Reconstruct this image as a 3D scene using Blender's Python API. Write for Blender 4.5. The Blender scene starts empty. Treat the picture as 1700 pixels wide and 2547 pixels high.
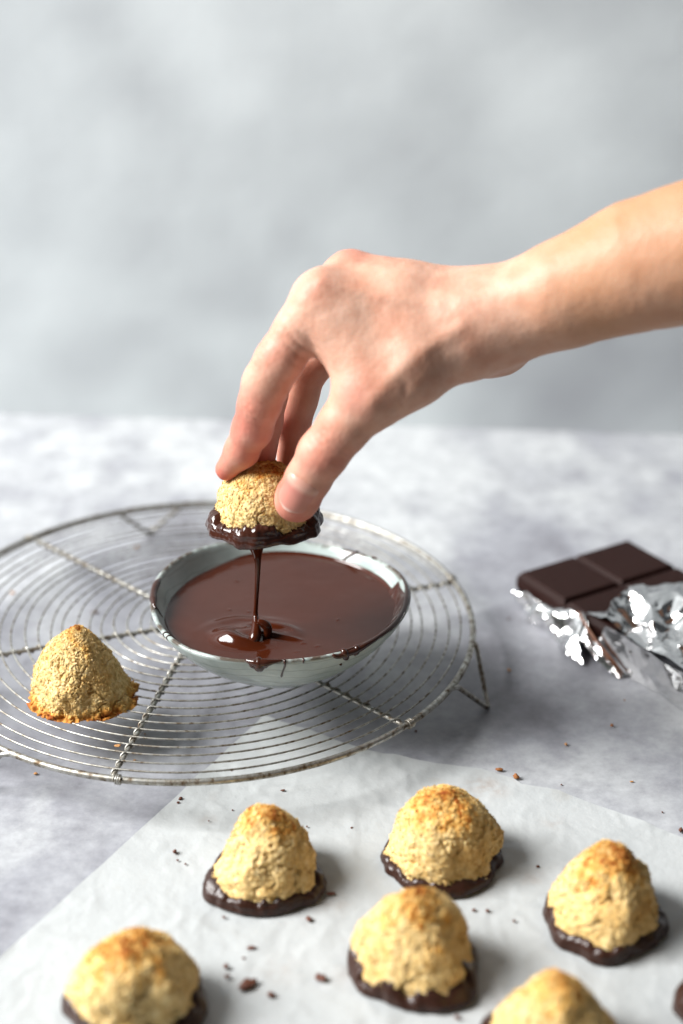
import bpy, math, random
import numpy as np
from mathutils import Vector, Matrix
random.seed(7)
RNG = np.random.default_rng(7)
S = 0.01                                   # everything below is written in centimetres
scene = bpy.context.scene
C = scene.collection

# ------------------------------------------------------------------ camera, world, light
CAM = np.array([7.79, -78.83, 48.08]); PITCH = math.radians(26.21); FPX = 4100.0; PW, PH = 1700, 2547
cam_d = bpy.data.cameras.new('camera'); cam = bpy.data.objects.new('camera', cam_d); C.objects.link(cam)
cam.location = Vector(CAM) * S
cam.rotation_euler = (math.pi / 2 - PITCH, 0, 0)
cam_d.sensor_fit = 'VERTICAL'; cam_d.sensor_height = 36; cam_d.lens = FPX / PH * 36
cam_d.clip_start = 0.02; cam_d.clip_end = 30
cam_d.dof.use_dof = True; cam_d.dof.focus_distance = 0.805; cam_d.dof.aperture_fstop = 3.4
scene.camera = cam

world = bpy.data.worlds.new('World'); scene.world = world; world.use_nodes = True
bg = world.node_tree.nodes['Background']
bg.inputs[0].default_value = (0.88, 0.94, 1.0, 1); bg.inputs[1].default_value = 0.07

def area(name, loc, target, sx, sy, power, col):
    d = bpy.data.lights.new(name, 'AREA'); d.shape = 'RECTANGLE'; d.size = sx * S; d.size_y = sy * S
    d.energy = power; d.color = col
    o = bpy.data.objects.new(name, d); C.objects.link(o)
    o.location = Vector(loc) * S
    o.rotation_euler = (Vector(target) - Vector(loc)).to_track_quat('-Z', 'Y').to_euler()
    return o
area('window_light', (-210, -32, 190), (6, -2, 6), 130, 140, 258.0, (1.0, 0.995, 0.985))
scene.view_settings.view_transform = 'Standard'; scene.view_settings.look = 'None'
scene.view_settings.exposure = 0.0; scene.view_settings.gamma = 1.0
scene.cycles.use_denoising = True
scene.cycles.max_bounces = 8

# ------------------------------------------------------------------ helpers
def ray(x, y):
    u, v = (x - PW / 2) / FPX, (y - PH / 2) / FPX
    return np.array([u, math.cos(PITCH) - v * math.sin(PITCH), -math.sin(PITCH) - v * math.cos(PITCH)])
def at(x, y, Y):
    """a point of the photograph, placed at its own depth Y"""
    d = ray(x, y); return CAM + d * (Y - CAM[1]) / d[1]
def at_z(x, y, z):
    d = ray(x, y); return CAM + d * (z - CAM[2]) / d[2]

def mesh(name, verts, faces, mat, parent=None, smooth=True, attrs=None, loc=None):
    me = bpy.data.meshes.new(name)
    v = np.asarray(verts, dtype=np.float64) * S
    if isinstance(faces, np.ndarray):
        n = len(faces); k = faces.shape[1]
        me.vertices.add(len(v)); me.vertices.foreach_set('co', v.astype(np.float32).ravel())
        me.loops.add(n * k); me.loops.foreach_set('vertex_index', faces.astype(np.int32).ravel())
        me.polygons.add(n); me.polygons.foreach_set('loop_start', np.arange(0, n * k, k, dtype=np.int32))
        me.update(calc_edges=True); me.validate()
    else:
        me.from_pydata(v.tolist(), [], faces); me.update()
    if smooth: me.polygons.foreach_set('use_smooth', np.ones(len(me.polygons), dtype=bool))
    for a, val in (attrs or {}).items():
        at_ = me.attributes.new(a, 'FLOAT', 'POINT'); at_.data.foreach_set('value', np.asarray(val, dtype=np.float32).ravel())
    if mat is not None: me.materials.append(mat)
    o = bpy.data.objects.new(name, me); C.objects.link(o)
    if parent is not None: o.parent = parent
    if loc is not None: o.location = Vector(loc) * S
    return o
def thing(name, label, cat, loc=(0, 0, 0), rz=0, group=None):
    o = bpy.data.objects.new(name, None); C.objects.link(o)
    o.location = Vector(loc) * S; o.rotation_euler = (0, 0, rz); o.empty_display_size = 0.01
    return tag(o, label, cat, group)
def tag(o, label, cat, group=None):
    o['label'] = label; o['category'] = cat
    if group: o['group'] = group
    return o

def grid_faces(nu, nv, wrap_u=False):
    """vertex index = j*nu + i"""
    iu = np.arange(nu if wrap_u else nu - 1); jv = np.arange(nv - 1)
    I, J = np.meshgrid(iu, jv); I2 = (I + 1) % nu
    return np.stack([J * nu + I, J * nu + I2, (J + 1) * nu + I2, (J + 1) * nu + I], -1).reshape(-1, 4)

# vectorised noise
def _h(ix, iy, iz, seed):
    n = (ix.astype(np.int64) * 374761393 + iy.astype(np.int64) * 668265263 + iz.astype(np.int64) * 2147483647 * 3 + seed * 974711) & 0xffffffff
    n = ((n ^ (n >> 13)) * 1274126177) & 0xffffffff
    n = ((n ^ (n >> 15)) * 2246822519) & 0xffffffff
    return ((n ^ (n >> 16)) & 0xffffff) / float(0xffffff)
def vnoise(p, seed=0):
    i = np.floor(p); f = p - i; f = f * f * f * (f * (f * 6 - 15) + 10); i = i.astype(np.int64)
    r = 0
    for dx in (0, 1):
        wx = f[:, 0] if dx else 1 - f[:, 0]
        for dy in (0, 1):
            wy = f[:, 1] if dy else 1 - f[:, 1]
            for dz in (0, 1):
                wz = f[:, 2] if dz else 1 - f[:, 2]
                r = r + wx * wy * wz * _h(i[:, 0] + dx, i[:, 1] + dy, i[:, 2] + dz, seed)
    return r * 2 - 1
def fbm(p, octv=4, seed=0, gain=.5):
    r = 0; a = 1.0; t = 0
    for k in range(octv):
        r = r + a * vnoise(p * 2 ** k + 17.3 * k, seed + k); t += a; a *= gain
    return r / t
def worley(p, seed=0):
    i = np.floor(p).astype(np.int64); best = np.full(len(p), 9.0)
    for dx in (-1, 0, 1):
        for dy in (-1, 0, 1):
            for dz in (-1, 0, 1):
                c = i + np.array([dx, dy, dz])
                q = np.stack([c[:, k] + _h(c[:, 0], c[:, 1], c[:, 2], seed + 31 * k) for k in range(3)], 1)
                best = np.minimum(best, ((q - p) ** 2).sum(1))
    return np.sqrt(best)
def sstep(a, b, x):
    t = np.clip((x - a) / (b - a), 0, 1); return t * t * (3 - 2 * t)

def tube(pts, rad, sides=8, closed=False, caps=True):
    """verts, faces of a tube along pts with radius rad (scalar or list)"""
    P = np.asarray(pts, float); n = len(P); r = np.broadcast_to(np.asarray(rad, float), (n,))
    if closed: T = np.roll(P, -1, 0) - np.roll(P, 1, 0)
    else: T = np.gradient(P, axis=0)
    T /= np.linalg.norm(T, axis=1)[:, None] + 1e-12
    N = np.zeros_like(P); ref = np.array([0, 0, 1.0]) if abs(T[0][2]) < .9 else np.array([1.0, 0, 0])
    v = ref - T[0] * (ref @ T[0]); N[0] = v / np.linalg.norm(v)
    for k in range(1, n):
        v = N[k - 1] - T[k] * (N[k - 1] @ T[k]); N[k] = v / (np.linalg.norm(v) + 1e-12)
    B = np.cross(T, N); a = np.linspace(0, 2 * np.pi, sides, endpoint=False)
    V = (P[:, None] + r[:, None, None] * (np.cos(a)[None, :, None] * N[:, None] + np.sin(a)[None, :, None] * B[:, None])).reshape(-1, 3)
    Fc = grid_faces(sides, n, True).tolist()
    if closed:
        Fc += [[(n - 1) * sides + i, (n - 1) * sides + (i + 1) % sides, (i + 1) % sides, i] for i in range(sides)]
    elif caps:
        Fc += [list(range(sides))[::-1], [(n - 1) * sides + i for i in range(sides)]]
    return V, Fc
def join(parts):
    V = []; Fc = []; k = 0
    for v, f in parts:
        V.append(np.asarray(v)); Fc += [[i + k for i in q] for q in (f.tolist() if isinstance(f, np.ndarray) else f)]; k += len(v)
    return np.concatenate(V), Fc

# ------------------------------------------------------------------ materials
def mat(name):
    m = bpy.data.materials.new(name); m.use_nodes = True
    return m, m.node_tree, m.node_tree.nodes['Principled BSDF']
def nd(nt, t, **kw):
    n = nt.nodes.new(t)
    for k, v in kw.items():
        if k in n.inputs: n.inputs[k].default_value = v
        else: setattr(n, k, v)
    return n
def ramp(nt, src, stops):
    r = nt.nodes.new('ShaderNodeValToRGB'); e = r.color_ramp.elements
    while len(e) < len(stops): e.new(0.5)
    for el, (p, c) in zip(e, stops):
        el.position = p; el.color = (*c, 1) if len(c) == 3 else c
    nt.links.new(src, r.inputs[0]); return r.outputs[0]
def coords(nt): return nt.nodes.new('ShaderNodeTexCoord').outputs['Object']
def noise(nt, scale, detail=4, rough=.55, vec=None):
    n = nd(nt, 'ShaderNodeTexNoise', Scale=scale, Detail=detail, Roughness=rough)
    nt.links.new(vec if vec is not None else coords(nt), n.inputs['Vector']); return n.outputs['Fac']
def attr(nt, name):
    a = nt.nodes.new('ShaderNodeAttribute'); a.attribute_name = name; return a.outputs['Fac']
def mixc(nt, fac, a, b, blend='MIX'):
    m = nt.nodes.new('ShaderNodeMix'); m.data_type = 'RGBA'; m.blend_type = blend
    if hasattr(fac, 'links'): nt.links.new(fac, m.inputs[0])
    else: m.inputs[0].default_value = fac
    for k, c in ((6, a), (7, b)):
        if hasattr(c, 'links'): nt.links.new(c, m.inputs[k])
        else: m.inputs[k].default_value = (*c, 1)
    return m.outputs[2]
def bump(nt, b, height, strength, dist):
    n = nd(nt, 'ShaderNodeBump', Strength=strength, Distance=dist * S)
    nt.links.new(height, n.inputs['Height']); nt.links.new(n.outputs[0], b.inputs['Normal']); return n

def m_stone(name, lo, mid, hi, rough, grain=.55, mid_grain=False):
    m, nt, b = mat(name)
    a = attr(nt, 'mottle_and_shading')
    base = ramp(nt, a, [(0.0, lo), (0.5, mid), (1.0, hi)])
    fine = noise(nt, 160, 8, .7)
    base = mixc(nt, grain, base, ramp(nt, fine, [(0.32, (.66, .66, .67)), (0.68, (1, 1, 1))]), 'MULTIPLY')
    if mid_grain:
        base = mixc(nt, .8, base, ramp(nt, noise(nt, 55, 6, .68), [(.30, (.70, .69, .71)), (.5, (.95, .95, .95)), (.7, (1.16, 1.16, 1.15))]), 'MULTIPLY')
    nt.links.new(base, b.inputs['Base Color'])
    b.inputs['Roughness'].default_value = rough
    bump(nt, b, fine, .45 * grain, .05)
    return m
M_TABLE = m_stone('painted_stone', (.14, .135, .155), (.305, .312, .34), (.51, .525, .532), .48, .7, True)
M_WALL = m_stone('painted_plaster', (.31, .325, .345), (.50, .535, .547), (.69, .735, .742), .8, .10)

m, nt, b = mat('baking_paper'); M_PAPER = m
n1 = noise(nt, 22, 6, .6); n2 = noise(nt, 160, 3, .6)
col = ramp(nt, n1, [(.3, (.365, .382, .384)), (.7, (.43, .446, .446))])
st = ramp(nt, noise(nt, 30, 3, .5), [(.66, (1, 1, 1)), (.78, (.86, .79, .72))])
sg = nd(nt, 'ShaderNodeMath', operation='MULTIPLY'); nt.links.new(attr(nt, 'stain'), sg.inputs[0]); nt.links.new(ramp(nt, noise(nt, 170, 4, .6), [(.35, (0, 0, 0)), (.6, (1, 1, 1))]), sg.inputs[1])
nt.links.new(mixc(nt, sg.outputs[0], mixc(nt, .6, col, st, 'MULTIPLY'), (.26, .17, .115)), b.inputs['Base Color'])
b.inputs['Roughness'].default_value = .42
mx = nd(nt, 'ShaderNodeMath', operation='ADD'); nt.links.new(n1, mx.inputs[0]); nt.links.new(n2, mx.inputs[1])
bump(nt, b, mx.outputs[0], .4, .1)

m, nt, b = mat('tinned_wire'); M_WIRE = m
n = noise(nt, 260, 5, .65)
nt.links.new(ramp(nt, n, [(.34, (.11, .075, .045)), (.48, (.30, .285, .25)), (.72, (.53, .53, .505))]), b.inputs['Base Color'])
b.inputs['Metallic'].default_value = .92
nt.links.new(ramp(nt, n, [(.3, (.62,) * 3), (.7, (.34,) * 3)]), b.inputs['Roughness'])
bump(nt, b, n, .35, .03)

m, nt, b = mat('celadon_glaze'); M_GLAZE = m
n = noise(nt, 60, 5, .6)
g = ramp(nt, n, [(.3, (.29, .35, .335)), (.7, (.43, .49, .47))])
wv = nd(nt, 'ShaderNodeTexWave', wave_type='BANDS', bands_direction='Z', Scale=48.0, Distortion=9.0, Detail=3.0)
wv.inputs['Detail Scale'].default_value = .5
nt.links.new(coords(nt), wv.inputs['Vector'])
lines = ramp(nt, wv.outputs['Fac'], [(.0, (.45, .43, .38)), (.05, (1, 1, 1))])
g = mixc(nt, .42, g, lines, 'MULTIPLY')
rimn = noise(nt, 90, 4, .6)
rm = nd(nt, 'ShaderNodeMath', operation='MULTIPLY'); nt.links.new(attr(nt, 'rim'), rm.inputs[0])
nt.links.new(ramp(nt, rimn, [(.40, (.0,) * 3), (.56, (1.,) * 3)]), rm.inputs[1])
nt.links.new(mixc(nt, rm.outputs[0], g, (.07, .05, .035)), b.inputs['Base Color'])
b.inputs['Roughness'].default_value = .16

def m_choc(name, col, rough, bscale=60, bstr=.1, spec=.5):
    m, nt, b = mat(name)
    n = noise(nt, bscale, 3, .5)
    nt.links.new(mixc(nt, n, tuple(c * .8 for c in col), tuple(c * 1.2 for c in col)), b.inputs['Base Color'])
    b.inputs['Roughness'].default_value = rough; b.inputs['Specular IOR Level'].default_value = spec
    bump(nt, b, n, bstr, .05); return m
M_LIQUID = m_choc('melted_chocolate', (.043, .0088, .003), .10, 40, .02, .36)
M_COAT = m_choc('wet_chocolate', (.036, .011, .006), .16, 90, .15)
M_SET = m_choc('setting_chocolate', (.031, .0115, .0068), .33, 130, .25, .35)
M_BAR = m_choc('chocolate_bar', (.017, .006, .0045), .42, 200, .1, .10)
M_CRUMB = m_choc('chocolate_crumb', (.10, .030, .014), .6, 400, .5)
m, nt, b = mat('toasted_crumb'); M_TOAST = m
nt.links.new(ramp(nt, noise(nt, 300), [(.3, (.20, .06, .014)), (.7, (.36, .15, .04))]), b.inputs['Base Color']); b.inputs['Roughness'].default_value = .8

m, nt, b = mat('golden_crumb'); M_GOLD = m
nt.links.new(ramp(nt, noise(nt, 300), [(.3, (.36, .15, .045)), (.7, (.55, .30, .11))]), b.inputs['Base Color']); b.inputs['Roughness'].default_value = .8

m, nt, b = mat('coconut_biscuit'); M_COCO = m
n = noise(nt, 330, 4, .65)
cream = ramp(nt, n, [(.3, (.48, .31, .105)), (.55, (.67, .485, .215)), (.75, (.76, .62, .36))])
t = ramp(nt, attr(nt, 'toast'), [(.0, (1, 1, 1)), (.4, (.98, .78, .46)), (.75, (.78, .42, .13)), (1., (.45, .15, .035))])
nt.links.new(mixc(nt, 1., cream, t, 'MULTIPLY'), b.inputs['Base Color'])
b.inputs['Roughness'].default_value = .72; b.inputs['Specular IOR Level'].default_value = .3
b.inputs['Subsurface Weight'].default_value = .15; b.inputs['Subsurface Radius'].default_value = (.004, .0025, .0012); b.inputs['Subsurface Scale'].default_value = .6
bump(nt, b, n, .5, .05)

m, nt, b = mat('skin'); M_SKIN = m
n = noise(nt, 70, 5, .6)
sk = ramp(nt, n, [(.3, (.485, .24, .16)), (.5, (.545, .31, .22)), (.7, (.60, .375, .28))])
sk = mixc(nt, attr(nt, 'tan'), sk, (.41, .205, .10))
sk = mixc(nt, attr(nt, 'flush'), sk, (.45, .105, .075))
nt.links.new(sk, b.inputs['Base Color'])
b.inputs['Roughness'].default_value = .48; b.inputs['Specular IOR Level'].default_value = .24
b.inputs['Subsurface Weight'].default_value = .16; b.inputs['Subsurface Radius'].default_value = (1., .35, .18); b.inputs['Subsurface Scale'].default_value = .004
v = nd(nt, 'ShaderNodeTexVoronoi', Scale=420.0); nt.links.new(coords(nt), v.inputs['Vector'])
ad = nd(nt, 'ShaderNodeMath', operation='ADD'); nt.links.new(v.outputs['Distance'], ad.inputs[0]); nt.links.new(noise(nt, 170, 5, .7), ad.inputs[1])
bump(nt, b, ad.outputs[0], .20, .05)
m, nt, b = mat('fingernail'); M_NAIL = m
nt.links.new(ramp(nt, attr(nt, 'along'), [(.0, (.50, .25, .19)), (.20, (.53, .29, .225)), (.34, (.44, .165, .125)), (.9, (.46, .185, .14)), (1., (.68, .50, .42))]), b.inputs['Base Color'])
b.inputs['Roughness'].default_value = .36

m, nt, b = mat('aluminium_foil'); M_FOIL = m
b.inputs['Base Color'].default_value = (.74, .74, .74, 1); b.inputs['Metallic'].default_value = 1; b.inputs['Roughness'].default_value = .14
bump(nt, b, noise(nt, 90, 3, .6), .08, .06)
m, nt, b = mat('torn_wrapper_edge'); M_EDGE = m
b.inputs['Base Color'].default_value = (.16, .055, .02, 1); b.inputs['Roughness'].default_value = .5

# ------------------------------------------------------------------ setting: table and wall
def gauss(x, y, cx, cy, sx, sy): return np.exp(-((x - cx) / sx) ** 2 - ((y - cy) / sy) ** 2)
def build_table():
    # the wall stands a little askew; back edge line through (-17.8,35.1) and (32.6,31.2)
    xs = np.linspace(-110, 110, 240); t = np.linspace(0, 1, 240)
    X, T = np.meshgrid(xs, t); yb = 33.7 - .0776 * (X - 6)
    Y = -95 + (yb + 95) * T
    p = np.stack([X.ravel(), Y.ravel(), 0 * X.ravel()], 1)
    n = fbm(p / np.array([6, 13, 9.]), 4, 3, .6); n2 = fbm(p / np.array([2.6, 5., 3.]), 3, 11, .6)
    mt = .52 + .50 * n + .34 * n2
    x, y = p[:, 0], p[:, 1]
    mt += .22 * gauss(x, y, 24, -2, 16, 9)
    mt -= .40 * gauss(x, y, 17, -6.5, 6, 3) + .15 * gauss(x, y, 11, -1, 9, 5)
    mt += .55 * gauss(x, y, 2, 28, 40, 9) + .2 * gauss(x, y, -9, -19, 8, 5)  # first term paints the sheen near the wall as a paler back band
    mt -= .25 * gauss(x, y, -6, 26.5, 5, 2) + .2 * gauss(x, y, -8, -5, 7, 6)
    top = mesh('table', p, grid_faces(240, 240), M_TABLE, attrs={'mottle_and_shading': np.clip(mt, 0, 1)})
    top['kind'] = 'structure'
    xs = np.linspace(-130, 130, 200); zs = np.linspace(-6, 150, 130)
    X, Z = np.meshgrid(xs, zs); Yw = 33.7 - .0776 * (X - 6)
    p = np.stack([X.ravel(), Yw.ravel() + .02, Z.ravel()], 1)
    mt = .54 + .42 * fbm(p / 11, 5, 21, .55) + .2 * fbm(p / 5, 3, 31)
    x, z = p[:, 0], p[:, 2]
    mt -= .60 * gauss(x, z, 36, 4, 15, 9) + .22 * gauss(x, z, 33, 36, 9, 14)  # light falloff towards the right and lower right, painted into the wall colour
    w = mesh('wall', p, grid_faces(200, 130), M_WALL, attrs={'mottle_and_shading': np.clip(mt, 0, 1)})
    w['kind'] = 'structure'
build_table()

# ------------------------------------------------------------------ baking paper
EDGE = np.array([[3.7, -5.6], [9.03, -8.75], [12.54, -9.9], [14.6, -10.35], [16.26, -11.15], [16.7, -11.75], [18.4, -12.2], [20.75, -13.8], [23.9, -16.0], [33, -21.0], [46, -27.5]])
def build_paper():
    L = np.array([-.489, -.872]); d = np.r_[0, np.cumsum(np.linalg.norm(np.diff(EDGE, axis=0), axis=1))]
    ns, ntt = 260, 220
    s = np.linspace(0, 36, ns); ex, ey = np.interp(s, d, EDGE[:, 0]), np.interp(s, d, EDGE[:, 1])
    t = np.linspace(0, 1, ntt) ** 1.15 * 38
    X = ex[None] + t[:, None] * L[0]; Y = ey[None] + t[:, None] * L[1]
    # straighten the far edge's raggedness away from the edge
    p = np.stack([X.ravel(), Y.ravel(), 0 * X.ravel()], 1)
    q = p.copy(); q[:, :2] += 1.2 * np.stack([fbm(p / 4, 2, 41), fbm(p / 4, 2, 42)], 1)
    r1 = 1 - np.abs(fbm(q / 3.2, 3, 5)); r2 = 1 - np.abs(fbm(q / 1.3, 3, 6))
    z = .035 + .24 * np.clip(r1 - .75, 0, 1) + .09 * np.clip(r2 - .72, 0, 1) + .05 * fbm(p / 6, 2, 8)
    edge = np.minimum.reduce([np.broadcast_to(s[None], X.shape).ravel(), np.repeat(t, ns)])
    z = np.maximum(z, .03) + .10 * np.exp(-edge / .5) * np.clip(fbm(p / 2.2, 2, 9) + .2, 0, 1)
    p[:, 2] = z
    stn = np.zeros(len(p))
    for (px, py, w_, a_) in ((1205, 1955, .8, .45), (1240, 1968, .5, .35), (1375, 2045, .5, .25), (1320, 2185, .5, .3), (630, 2060, .4, .3), (520, 2040, .35, .35), (830, 2245, .6, .3), (1180, 2215, .5, .25), (880, 2420, .9, .25), (1225, 2500, .7, .25), (700, 2420, .8, .22), (480, 2460, .6, .2)):
        q_ = at_z(px, py, .05); stn = np.maximum(stn, a_ * np.exp(-((p[:, 0] - q_[0]) ** 2 + (p[:, 1] - q_[1]) ** 2) / w_ ** 2))
    o = mesh('baking_paper', p, grid_faces(ns, ntt), M_PAPER, attrs={'stain': stn})
    tag(o, 'crinkled white sheet of baking paper under the rows of dipped macaroons', 'baking paper')
build_paper()

# ------------------------------------------------------------------ cooling rack
RZ = 2.5
def build_rack():
    root = thing('cooling_rack', 'round vintage wire cooling rack with concentric rings under the bowl', 'cooling rack')
    def circle(r, z, n, wob=0, seed=0):
        a = np.linspace(0, 2 * np.pi, n, endpoint=False)
        w = wob * np.sin(a * 3 + seed) + wob * .6 * np.sin(a * 7 + seed * 2.1)
        return np.stack([(r + w) * np.cos(a), (r + w) * np.sin(a), z + w * .5], 1)
    V, Fc = tube(circle(15, RZ, 200), .17, 12, True); mesh('rim', V, Fc, M_WIRE, root)
    for k in range(20):
        V, Fc = tube(circle(14.35 - .69 * k, RZ + .12, 140, .045, k * 1.7), .051, 7, True)
        mesh('wire_ring', V, Fc, M_WIRE, root)
    for ang in (78.3, 18.0, -43.0):                       # three bars right across, each wrapped by the ring wire
        a = math.radians(ang); u = np.array([math.cos(a), math.sin(a), 0]); nrm = np.array([-u[1], u[0], 0]); up = np.array([0, 0, 1.])
        t = np.linspace(-14.95, 14.95, 60)
        V, Fc = tube(t[:, None] * u + np.array([0, 0, RZ - .03]), .115, 9)
        sp = mesh('spoke', V, Fc, M_WIRE, root)
        t = np.linspace(-14.7, 14.7, 860); ph = 2 * np.pi * (np.abs(t) - 14.35) / .69
        r = .165
        V, Fc = tube(t[:, None] * u + r * np.cos(ph)[:, None] * up * .95 + r * np.sin(ph)[:, None] * nrm + np.array([0, 0, RZ - .03]), .06, 6)
        mesh('wrap_wire', V, Fc, M_WIRE, sp)
        for s in (-1, 1):                                 # coils binding the bar to the rim
            b0 = a + (0 if s > 0 else math.pi) + .02
            c = np.array([15 * math.cos(b0), 15 * math.sin(b0), RZ]); tg = np.array([-math.sin(b0), math.cos(b0), 0]); ra = np.array([math.cos(b0), math.sin(b0), 0])
            q = np.linspace(0, 1, 60); w = q * 2 * np.pi * 3.2
            V, Fc = tube(c + (q[:, None] - .5) * .34 * tg + .215 * (np.cos(w)[:, None] * ra + np.sin(w)[:, None] * up), .055, 6)
            mesh('binding_coil', V, Fc, M_WIRE, root)
    for mid in (-17.2, 106.3, 227.5):
        def rp(deg, r=15., z=RZ): return np.array([r * math.cos(math.radians(deg)), r * math.sin(math.radians(deg)), z])
        pts = [rp(mid + 10), rp(mid + 8, 15.25, RZ - .1), rp(mid + .8, 16.2, .25), rp(mid, 16.3, .14), rp(mid - .8, 16.2, .25), rp(mid - 8, 15.25, RZ - .1), rp(mid - 10)]
        P = np.concatenate([np.linspace(pts[i], pts[i + 1], 5, endpoint=False) for i in range(6)] + [pts[-1][None]])
        V, Fc = tube(P, .13, 9); mesh('foot', V, Fc, M_WIRE, root)
build_rack()

# ------------------------------------------------------------------ bowl of melted chocolate
BC = np.array([4.6, -4.4]); BB = 2.68
# profile (radius, height) from the middle of the foot outside, over the lip, to the middle inside
PROF_OUT = np.array([[0, .12], [2.2, .12], [2.45, 0], [2.75, .02], [2.95, .25], [4.2, 1.0], [5.35, 2.0], [6.2, 3.0], [6.62, 3.75], [6.70, 3.92]])
PROF_IN = np.array([[6.60, 4.02], [6.45, 3.98], [6.30, 3.75], [5.85, 3.0], [5.0, 2.05], [3.9, 1.2], [2.6, .6], [0, .4]])
def smooth_prof(P, n):
    for _ in range(3):
        Q = [P[0]]
        for a, b_ in zip(P[:-1], P[1:]): Q += [a * .75 + b_ * .25, a * .25 + b_ * .75]
        P = np.array(Q + [P[-1]])
    d = np.r_[0, np.cumsum(np.linalg.norm(np.diff(P, axis=0), axis=1))]
    t = np.linspace(0, d[-1], n); return np.stack([np.interp(t, d, P[:, 0]), np.interp(t, d, P[:, 1])], 1)
PROF = smooth_prof(np.concatenate([PROF_OUT, PROF_IN]), 150)
def bowl_wob(th, r, h):
    k = r / 6.7
    rr = r * (1 + k * (.012 * np.sin(2 * th + .6) + .010 * np.sin(3 * th + 2.) + .005 * np.sin(5 * th)))
    hh = h + (h / 4) * (.16 * np.sin(th * 2 + 2.4) + .10 * np.sin(3 * th + .3) - .10 * np.cos(th))
    return rr, hh
def bowl_pt(th, r, h, off=0.):
    rr, hh = bowl_wob(th, r, h)
    return np.array([BC[0] + (rr + off) * np.cos(th), BC[1] + (rr + off) * np.sin(th), BB + hh])
POOL = 3.22
def build_bowl():
    nt_ = 200; th = np.linspace(0, 2 * np.pi, nt_, endpoint=False)
    TH, K = np.meshgrid(th, np.arange(len(PROF)))
    r, h = PROF[K, 0], PROF[K, 1]; rr, hh = bowl_wob(TH, r, h)
    V = np.stack([BC[0] + rr * np.cos(TH), BC[1] + rr * np.sin(TH), BB + hh], -1).reshape(-1, 3)
    rim = sstep(3.80, 3.97, h).ravel()
    root = thing('ceramic_bowl', 'shallow pale celadon ceramic bowl with dark worn rim and chocolate dribbles', 'bowl', (BC[0], BC[1], BB))
    off = np.array([BC[0], BC[1], BB])
    mesh('bowl_shell', V - off, grid_faces(nt_, len(PROF), True), M_GLAZE, root, attrs={'rim': rim})
    # dribbles that run over the lip: lists of (angle deg, profile position, radius) on the shell
    iout = np.argmax(PROF[:, 1]); dd = np.r_[0, np.cumsum(np.linalg.norm(np.diff(PROF, axis=0), axis=1))]; dd = dd - dd[iout]
    def sp(a, s, off_=0.):                                 # s<0 down the outside, s>0 down the inside
        r = np.interp(s, dd, PROF[:, 0]); h = np.interp(s, dd, PROF[:, 1])
        r2 = np.interp(s + .02, dd, PROF[:, 0]); h2 = np.interp(s + .02, dd, PROF[:, 1])
        n = np.array([h2 - h, -(r2 - r)]); n = n / (np.linalg.norm(n) + 1e-9)
        if False: n = -n
        return bowl_pt(math.radians(a), r - n[0] * -off_, h - n[1] * -off_ * 1)
    drips = [
        [(262, .45, .05), (262.5, .2, .16), (263, 0, .2), (263.3, -.2, .27), (263.2, -.4, .28), (263.2, -.6, .22), (263.2, -.74, .08)],
        [(257, .05, .05), (259, -.05, .13), (262, -.12, .22), (266, -.12, .22), (269, -.06, .13), (273, 0, .05)], [(259.5, -.02, .1), (260.5, -.25, .17), (261.8, -.48, .12)], [(267, -.02, .1), (265.8, -.25, .17), (264.6, -.48, .12)],
        [(274, .3, .04), (274, 0, .06), (274.2, -.4, .05), (273.2, -.9, .045), (272.6, -1.5, .06), (272.5, -1.65, .02)],
        [(282, .1, .03), (282, -.1, .06), (282, -.28, .03)],
        [(300, .3, .05), (300.5, 0, .16), (301, -.25, .2), (302, -.5, .18), (303, -.7, .09)],
        [(307, .2, .05), (307, -.05, .16), (307, -.35, .15), (306.6, -.6, .05)],
        [(295, 0, .05), (296, -.15, .12), (297.6, -.22, .13), (300, -.2, .14), (306, -.18, .17), (312, -.06, .15), (320, .0, .1), (326, .04, .05)],
        [(301, -1.02, .03), (301, -1.12, .09), (301, -1.2, .03)],
        [(214, -.35, .02), (213.5, -.1, .045), (214, .1, .05), (215, .4, .04), (215.5, .6, .02)],
        [(217, -.32, .02), (216.5, -.1, .04), (217, .1, .045), (218, .4, .03)],
        [(219, .1, .03), (219, .35, .03)],
        [(168, .15, .06), (172, .12, .18), (176, .1, .19), (181, .08, .17), (186, .1, .2), (190, .12, .13), (193, .2, .05)],
        [(190, .2, .05), (192, .5, .05), (193, .85, .02)],
        [(52, -.1, .04), (51.5, .02, .09), (53, .2, .10), (56, .5, .085), (58, .8, .05), (59, 1.0, .025)],
        [(43, .02, .05), (41, .05, .1), (39, .03, .04)],
        [(20, .05, .03), (12, .08, .07), (4, .1, .12), (-4, .15, .17), (-12, .1, .13), (-22, .05, .12), (-34, .02, .11), (-46, .0, .1), (-60, 0, .06)],
    ]
    for dpts in drips:
        A = np.array(dpts, float); n = len(A); q = np.linspace(0, n - 1, n * 8)
        a, s, r = (np.interp(q, np.arange(n), A[:, k]) for k in range(3))
        ker = np.ones(5) / 5
        a, s = (np.convolve(np.pad(w_, 2, 'edge'), ker, 'valid') for w_ in (a, s))
        P = np.array([sp(x, y_) for x, y_ in zip(a, s)]) - off
        V, Fc = tube(P, r, 12); mesh('chocolate_dribble', V, Fc, M_COAT, root)
    # wide smear of chocolate up the inside of the right wall
    nu, nv = 90, 16
    aa = np.linspace(-62, 16, nu); V = []
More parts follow.
